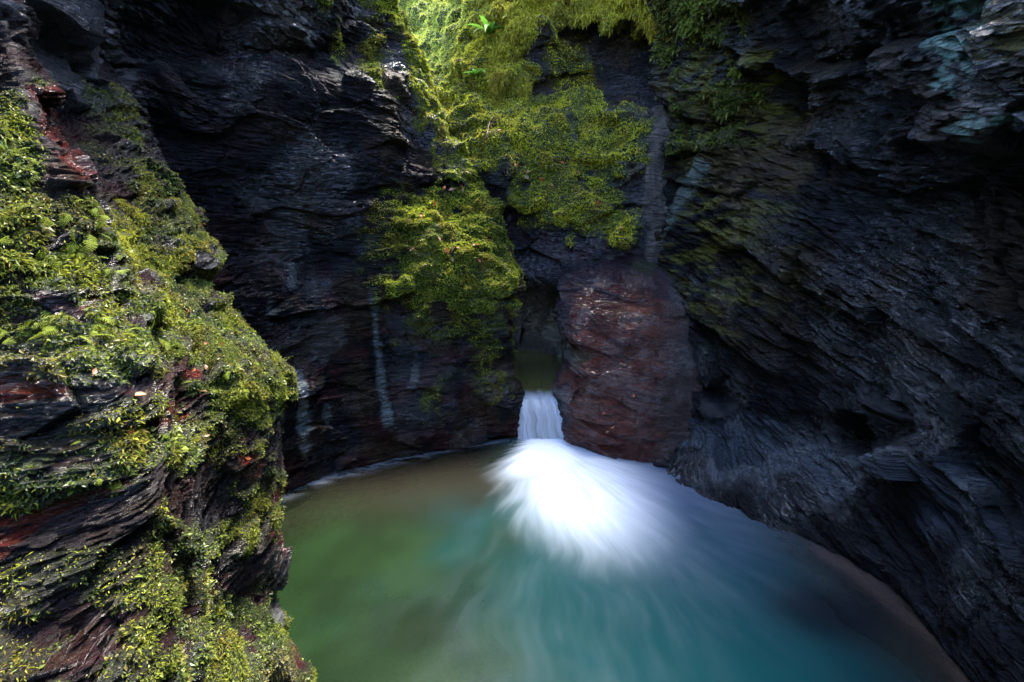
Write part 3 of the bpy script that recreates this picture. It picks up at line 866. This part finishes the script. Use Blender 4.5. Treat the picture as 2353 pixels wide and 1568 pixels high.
# rock step under the fall
def fall_step():
    rws = []
    for z, Yq in ((.50, 9.6), (.50, 7.5), (.48, 6.2), (.44, 5.8), (.30, 5.68), (.0, 5.66), (-.9, 5.7)):
        rws.append([(x, Yq, z) for x in (-.9, -.4, 0, .4, .8, 1.3)])
    C = np.array(rws)
    tu, tv = np.linspace(0, 5, 90), np.linspace(0, 6, 140)
    G = weave(cr_weights(7, tv), C, cr_weights(6, tu))
    P, n, d, fl, shp, X, Y = carve(G, 0.03, 0.03, 0.012, 3.0, 161)
    o, *_ = finish_rock('terrain', M_SLATE_DARK, P, n, d, fl, shp, base_tint(P, 161), np.zeros(len(P)), np.ones(len(P)), None, None)
    tag(o, 'rock step under the waterfall and stream', None, None, 'structure')


fall_step()

# ================================================================== moss
def leaves_mesh(name, P, N, size, width, dirn, tint, mat):
    """One small folded diamond leaf per point."""
    k = len(P)
    L = (size * rng.uniform(.6, 1.3, k) * np.where(rng.random(k) < .12, 1.6, 1.0) * (.8 + .5 * sstep(-.3, .4, fbm(P * 4, 2, 300))))[:, None]
    dirn = dirn / (np.linalg.norm(dirn, axis=1, keepdims=True) + 1e-9)
    side = np.cross(dirn, N + .6 * rng.normal(size=(k, 3)))
    side /= np.linalg.norm(side, axis=1, keepdims=True) + 1e-9
    up = np.cross(side, dirn)
    w = L * width * rng.uniform(.7, 1.3, k)[:, None]
    V = np.empty((k, 5, 3))
    V[:, 0] = P
    V[:, 1] = P + dirn * L * .45 + side * w + up * w * .35
    V[:, 2] = P + dirn * L - up * L * .12 - np.array([0, 0, .12]) * L
    V[:, 3] = P + dirn * L * .45 - side * w + up * w * .35
    V[:, 4] = P + dirn * L * .5
    b = np.arange(k)[:, None] * 5
    Fq = np.concatenate([b + np.array([[0, 1, 2]]), b + np.array([[0, 2, 3]])], 0)
    me = mesh_np(name, V.reshape(-1, 3), Fq, False)
    set_col(me, 'tint', np.repeat(tint, 5, 0))
    return me


def scatter(V, N, G, weight, count):
    """Random points on a grid surface, dense where weight * area is large."""
    a, b, _ = G.shape
    e1 = G[1:, :-1] - G[:-1, :-1]
    e2 = G[:-1, 1:] - G[:-1, :-1]
    area = np.linalg.norm(np.cross(e1, e2), axis=2).ravel()
    w = weight.reshape(a, b)
    wf = ((w[:-1, :-1] + w[1:, 1:]) * .5).ravel()
    x, y = to_px(G[:-1, :-1].reshape(-1, 3))
    vis = (x > -260) & (x < PW + 260) & (y > -330) & (y < PH + 260)
    pr = area * wf ** 1.3 * (wf > .12) * (vis + .06)
    pr = pr / pr.sum()
    idx = rng.choice(len(pr), count, p=pr)
    r, c = idx // (b - 1), idx % (b - 1)
    fu, fv = rng.random(count)[:, None], rng.random(count)[:, None]
    p = G[r, c] + fu * (G[r, c + 1] - G[r, c]) + fv * (G[r + 1, c] - G[r, c])
    nn = N.reshape(a, b, 3)[r, c]
    return p, nn, wf[idx]


def moss_tint(p, seed, young, old, dry, k=2.2):
    n = len(p)
    a = sstep(-.35, .45, fbm(p * k, 3, seed) + .35 * rng.normal(size=n))
    t = old + (young - old) * a[:, None]
    b = sstep(.05, .5, fbm(p * k * 1.6 + 7, 3, seed + 4) + .2 * rng.normal(size=n))
    t = mixc(t, dry, b * .7)
    return t * rng.uniform(.7, 1.35, n)[:, None]


YOUNG, OLD, DRY = np.array([.19, .26, .022]), np.array([.060, .095, .014]), np.array([.20, .15, .025])
DOWN = np.array([0, 0, -1.0])


def moss_object(name, V, N, G, weight, count, size, width, droop, mat, label, seed, cols=(YOUNG, OLD, DRY), off=0.0):
    p, nn, w = scatter(V, N, G, weight, count)
    dirn = nn * .75 + .75 * rng.normal(size=p.shape) * .8 + DOWN * droop
    s = size * (.7 + .6 * w)
    t = moss_tint(p, seed, *cols)
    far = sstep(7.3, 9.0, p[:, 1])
    t = mixc(t, np.array([.46, .52, .10]), .8 * far)  # leaves further back tinted paler, painting in the glow of the sunlit gully
    me = leaves_mesh(name, p + nn * off * rng.random((len(p), 1)), nn, s, width, dirn, t, mat)
    o = link(name, me, mat)
    tag(o, label, None, None, 'stuff')
    return o


XC, YCp = to_px(VC)
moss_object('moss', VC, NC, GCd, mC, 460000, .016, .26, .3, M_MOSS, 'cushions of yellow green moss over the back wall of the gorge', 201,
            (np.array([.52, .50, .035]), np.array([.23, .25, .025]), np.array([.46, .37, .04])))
hang = zones(XC, YCp, VC, [(1.0, [(1080, -200), (1700, -200), (1530, 40), (1500, 130), (1480, 70), (1400, 70), (1330, 50), (1260, 70), (1210, 140), (1200, 220), (1120, 220), (1090, 100)])], 202, 20, 14)
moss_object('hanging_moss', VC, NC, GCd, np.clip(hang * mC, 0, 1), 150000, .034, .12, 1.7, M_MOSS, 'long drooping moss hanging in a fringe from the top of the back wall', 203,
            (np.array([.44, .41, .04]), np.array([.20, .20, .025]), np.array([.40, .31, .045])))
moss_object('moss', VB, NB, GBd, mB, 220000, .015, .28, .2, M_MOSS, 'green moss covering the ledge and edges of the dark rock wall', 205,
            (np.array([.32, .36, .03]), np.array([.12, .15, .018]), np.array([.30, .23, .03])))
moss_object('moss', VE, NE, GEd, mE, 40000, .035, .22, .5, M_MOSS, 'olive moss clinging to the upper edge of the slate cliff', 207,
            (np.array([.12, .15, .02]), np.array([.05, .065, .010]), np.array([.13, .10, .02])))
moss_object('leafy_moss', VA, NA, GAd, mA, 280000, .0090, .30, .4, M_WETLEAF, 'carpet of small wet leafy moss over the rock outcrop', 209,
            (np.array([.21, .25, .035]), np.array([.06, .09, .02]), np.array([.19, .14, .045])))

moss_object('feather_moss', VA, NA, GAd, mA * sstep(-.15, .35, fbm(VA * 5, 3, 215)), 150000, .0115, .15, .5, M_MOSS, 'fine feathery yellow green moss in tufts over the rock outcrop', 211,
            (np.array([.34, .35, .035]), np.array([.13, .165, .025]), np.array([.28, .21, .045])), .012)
# ------------------------------------------------------------------ feathery fronds on the outcrop
def frond_mesh(k):
    rnd = random.Random(k)
    V, Fc, T = [], [], []
    nseg = 9
    Lf = 1.0
    pts = []
    bend = rnd.uniform(.5, .9)
    for i in range(nseg + 1):
        s = i / nseg
        pts.append(Vector((0.06 * math.sin(3 * s + k), s * Lf * math.cos(bend * s * .8), .35 * s - bend * s * s * .75)))
    c0 = np.array([.27, .33, .03]) * rnd.uniform(.8, 1.15)

    def leaf(b, dr, L, w, c):
        dr = dr.normalized()
        sd = dr.cross(Vector((0, .2, 1))).normalized()
        i = len(V)
        V.extend([b, b + dr * L * .4 + sd * w, b + dr * L + Vector((0, 0, -.25 * L)), b + dr * L * .4 - sd * w])
        Fc.extend([(i, i + 1, i + 2), (i, i + 2, i + 3)])
        T.extend([c] * 4)
    for i in range(nseg):
        a, b = pts[i], pts[i + 1]
        leaf(a, b - a, (b - a).length * 1.2, .018, c0 * .6)
        if i < 1:
            continue
        t = (b - a).normalized()
        sd = t.cross(Vector((0, 0, 1))).normalized()
        ll = .34 * (1 - .75 * (i / nseg) ** 1.5) * rnd.uniform(.85, 1.15)
        for s in (-1, 1):
            dr = (sd * s + t * .65 + Vector((0, 0, rnd.uniform(-.15, .1)))).normalized()
            for q in range(4):      # each pinna is itself feathered
                bb = a + dr * ll * q / 4
                leaf(bb, dr, ll * .38, .016, c0 * rnd.uniform(.8, 1.2))
                leaf(bb, (dr * .6 + t), ll * .30 * (1 - q / 5), .012, c0 * rnd.uniform(.8, 1.2))
                leaf(bb, (dr * .6 - t * .5), ll * .24 * (1 - q / 5), .012, c0 * rnd.uniform(.8, 1.2))
    me = mesh_np('moss_frond', np.array([list(v) for v in V]), np.array(Fc), False)
    set_col(me, 'tint', np.array(T))
    me.materials.append(M_MOSS)
    return me


FR = [frond_mesh(k) for k in range(5)]


def place(o, p, nrm, heading, scale):
    """Stand an object whose +Y is its length and +Z its face on a surface."""
    z = Vector(nrm).normalized()
    y = Vector(heading) - z * Vector(heading).dot(z)
    y.normalize()
    x = y.cross(z)
    from mathutils import Matrix
    M = Matrix((x, y, z)).transposed().to_4x4()
    M.translation = Vector(p)
    o.matrix_world = M @ Matrix.Scale(scale, 4)


XA, YAp = to_px(VA)
for (poly, cnt, sc, label, grp) in [
    ([(0, 300), (120, 330), (200, 420), (290, 560), (280, 640), (0, 560)], 70, .085, 'feathery green moss frond hanging from the upper shelf of the outcrop', 'fronds on the upper shelf of the outcrop'),
    ([(0, 640), (200, 660), (340, 720), (380, 800), (0, 800)], 55, .08, 'feathery moss frond drooping over the dark gap halfway up the outcrop', 'fronds drooping over the gap in the outcrop'),
    ([(300, 440), (420, 440), (520, 600), (500, 690), (350, 700)], 40, .075, 'feathery moss frond on the outcrop edge against the dark wall', 'fronds on the outcrop edge'),
    ([(380, 760), (560, 750), (655, 860), (640, 960), (440, 930)], 75, .075, 'bright feathery moss frond on the jutting corner of the outcrop', 'fronds on the jutting corner of the outcrop'),
    ([(60, 960), (420, 900), (620, 1000), (560, 1060), (200, 1120)], 45, .055, 'small feathery moss frond below the red seam of the outcrop', 'fronds below the red seam')]:
    wgt = (poly_sd(XA, YAp, poly) > 0) * np.maximum(mA, .2)
    p, nn, w = scatter(VA, NA, GAd, wgt.astype(float), cnt)
    for k in range(cnt):
        o = link('moss_frond', FR[(k * 7 + cnt) % 5])
        hd = np.array([random.uniform(-.4, .7), random.uniform(-.7, .1), -1.0 + random.uniform(-.2, .9)])
        sc_ = sc * .72
        n_ = nn[k] * .8 + rng.normal(size=3) * .3 + np.array([0, 0, .5])
        place(o, p[k] + nn[k] * .006, n_, hd, sc_ * random.uniform(.6, 1.3))
        tag(o, label, 'moss frond', grp)

# ------------------------------------------------------------------ ray casts onto the finished rock
SURF = {'A': (VA, NA), 'B': (VB, NB), 'C': (VC, NC), 'D': (VD, ND)}
SPX = {k: to_px(v[0]) for k, v in SURF.items()}


def cast(which, x, y):
    """The point of a rock that is seen at a pixel, and its normal."""
    V, N = SURF[which]
    X, Y = SPX[which]
    i = np.nonzero((np.abs(X - x) < 6) & (np.abs(Y - y) < 6) & (V[:, 1] > .4))[0]
    if not len(i):
        return None
    k = i[np.argmin(V[i, 1])]
    return V[k], N[k]


# ------------------------------------------------------------------ fallen leaves
def fallen_leaf_mesh(k):
    rnd = random.Random(40 + k)
    prof = [(0, .02), (.15, .16), (.35, .27), (.6, .24), (.82, .12), (1.0, .01)]
    V, Fc = [], []
    for s, w in prof:
        lift = .10 * math.sin(s * 3 + k) + .06 * s
        V += [(-w, s, lift + w * .5), (0, s, lift), (w, s, lift + w * (.3 + .3 * (k % 2)))]
    for i in range(len(prof) - 1):
        a = i * 3
        Fc += [(a, a + 1, a + 4, a + 3), (a + 1, a + 2, a + 5, a + 4)]
    i = len(V)
    V += [(-.015, 0, .02), (.015, 0, .02), (.03, -.35, .08), (.0, -.35, .08)]
    Fc.append((i, i + 1, i + 2, i + 3))
    me = mesh_np('fallen_leaf', np.array(V), np.array(Fc))
    c = [np.array([.42, .17, .10]), np.array([.40, .10, .03]), np.array([.30, .18, .09])][k % 3]
    set_col(me, 'tint', np.tile(c, (len(V), 1)))
    me.materials.append(M_DRYLEAF)
    return me


LV = [fallen_leaf_mesh(k) for k in range(6)]
spots = [('B', [(1058, 428), (1048, 438), (1070, 440), (965, 498), (972, 505), (1040, 565), (1030, 575), (1062, 572), (1085, 556), (1092, 560), (950, 583), (1045, 600), (1000, 470), (1075, 520), (1010, 545), (1105, 590), (1020, 440), (940, 497)],
          'dry pinkish leaf fallen on the mossy ledge beside the waterfall', 'fallen leaves on the mossy ledge', .07),
         ('C', [(1190, 378), (1212, 398), (1205, 404), (1300, 370), (1335, 402), (1170, 290), (1150, 300), (1040, 322), (1032, 335), (1046, 345), (1055, 338), (1025, 350), (1240, 410), (1275, 430), (1120, 310), (1370, 470), (1420, 520)],
          'dry leaf fallen on the moss of the back wall', 'fallen leaves on the back wall', .07),
         ('A', [(440, 845), (470, 835), (455, 900), (510, 790), (480, 800), (540, 770), (300, 975), (425, 720), (340, 905), (560, 1045), (210, 860), (470, 1000)],
          'orange red leaf stuck to the mossy outcrop', 'leaves stuck to the outcrop', .034),
         ('D', [(1380, 945), (1398, 985), (1392, 992), (1450, 900)], 'small orange leaf stuck to the wet boulder', 'leaves stuck to the boulder', .045)]
for which, pts, label, grp, sc in spots:
    for k, (x, y) in enumerate(pts):
        h = cast(which, x, y)
        if h is None:
            continue
        o = link('fallen_leaf', LV[(k * 5 + 1) % 6])
        n_ = np.array(h[1]) + rng.normal(size=3) * .25 + np.array([0, 0, .3])
        place(o, np.array(h[0]) + np.array(h[1]) * .02, n_, rng.normal(size=3), sc * random.uniform(.7, 1.2))
        tag(o, label, 'fallen leaf', grp)

# ------------------------------------------------------------------ two bright ferns and a bare twig on the back wall
def blade_mesh(L, w, droop, ang):
    V, Fc = [], []
    nS = 9
    for i in range(nS + 1):
        s = i / nS
        ww = w * math.sin(math.pi * min(1, .12 + .88 * s)) * (1 - .3 * s) + .002
        r = L * s
        zz = L * (.75 * s - droop * s * s)
        c = Vector((math.cos(ang) * r, math.sin(ang) * r, zz))
        sd = Vector((-math.sin(ang), math.cos(ang), 0))
        wav = .25 * ww * (-1) ** i
        V += [c + sd * (ww + wav * .3) + Vector((0, 0, ww * .3)), c, c - sd * (ww - wav * .3) + Vector((0, 0, ww * .3))]
    for i in range(nS):
        a = i * 3
        Fc += [(a, a + 1, a + 4, a + 3), (a + 1, a + 2, a + 5, a + 4)]
    me = mesh_np('frond', np.array([list(v) for v in V]), np.array(Fc))
    set_col(me, 'tint', np.tile(np.array([.12, .27, .03]), (len(V), 1)))
    return me


for x, y, sz, label in ((1130, 75, .42, 'bright green strap leaved fern on the mossy wall, the higher of two'), (1086, 180, .30, 'small bright green fern low in the mossy gully mouth')):
    h = cast('C', x, y)
    if h:
        e = bpy.data.objects.new('fern', None)
        COL.objects.link(e)
        e.location = Vector(h[0])
        tag(e, label, 'fern')
        for k in range(7):
            link('frond', blade_mesh(sz * random.uniform(.6, 1.0), sz * .10, random.uniform(.5, 1.1), -2.9 + k * .45 + random.uniform(-.15, .15)), M_MOSS, e)


def twig():
    pts = []
    for x, y in ((1135, 268), (1128, 285), (1120, 305), (1114, 325), (1108, 345)):
        h = cast('C', x, y)
        if h:
            pts.append(np.array(h[0]) + np.array(h[1]) * .05)
    if len(pts) < 3:
        return
    pts = np.array(pts)
    q = cr_weights(len(pts), np.linspace(0, len(pts) - 1, 24)) @ pts

    def tube(c, r0, r1):
        V, Fc = [], []
        for i, p in enumerate(c):
            t = c[min(i + 1, len(c) - 1)] - c[max(i - 1, 0)]
            t /= np.linalg.norm(t)
            a = np.cross(t, [0, 0, 1.0]); a /= np.linalg.norm(a) + 1e-9
            b = np.cross(t, a)
            r = r0 + (r1 - r0) * i / (len(c) - 1)
            for k in range(6):
                V.append(p + r * (a * math.cos(k * math.pi / 3) + b * math.sin(k * math.pi / 3)))
        for i in range(len(c) - 1):
            for k in range(6):
                Fc.append((i * 6 + k, i * 6 + (k + 1) % 6, (i + 1) * 6 + (k + 1) % 6, (i + 1) * 6 + k))
        return np.array(V), np.array(Fc)
    V1, F1 = tube(q, .010, .006)
    br = np.array([q[8] + (np.array([.14, -.03, .12])) * s for s in np.linspace(0, 1, 8)])
    V2, F2 = tube(br, .007, .003)
    me = mesh_np('twig', np.concatenate([V1, V2]), np.concatenate([F1, F2 + len(V1)]))
    set_col(me, 'tint', np.tile(np.array([.16, .07, .05]), (len(V1) + len(V2), 1)))
    tag(link('twig', me, M_DRYLEAF), 'thin bare reddish twig hanging over the mossy bulge of the back wall', 'twig')


twig()

# ================================================================== light, sky, camera
SUN_EL, SUN_AZ = math.radians(71), math.radians(24)     # azimuth clockwise from +Y
w = bpy.data.worlds.new('World')
SC.world = w
w.use_nodes = True
nt = w.node_tree
bg = nt.nodes['Background']
sky = nt.nodes.new('ShaderNodeTexSky')
sky.sky_type = 'NISHITA'
sky.sun_disc = False
sky.sun_elevation = SUN_EL
sky.sun_rotation = SUN_AZ
sky.ozone_density = 2.5
nt.links.new(sky.outputs[0], bg.inputs[0])
bg.inputs[1].default_value = 0.15
sun = bpy.data.lights.new('sun', 'SUN')
sun.energy = 1.6
sun.angle = math.radians(18)
sun.color = (1.0, .94, .82)
so = bpy.data.objects.new('sun', sun)
COL.objects.link(so)
sd = Vector((math.sin(SUN_AZ) * math.cos(SUN_EL), math.cos(SUN_AZ) * math.cos(SUN_EL), math.sin(SUN_EL)))
so.rotation_euler = sd.to_track_quat('Z', 'Y').to_euler()
so.location = sd * 30

cam = bpy.data.cameras.new('camera')
cam.sensor_width = 36
cam.lens = 36 * FPX / PW
cam.clip_start = .05
cam.clip_end = 500
co = bpy.data.objects.new('camera', cam)
COL.objects.link(co)
co.location = (0, 0, H)
co.rotation_euler = (math.pi / 2 - PITCH, 0, 0)
SC.camera = co
SC.view_settings.view_transform = 'Standard'
SC.view_settings.look = 'None'
SC.view_settings.gamma = 1
SC.view_settings.exposure = 3.6
SC.cycles.max_bounces = 6
SC.cycles.transparent_max_bounces = 8
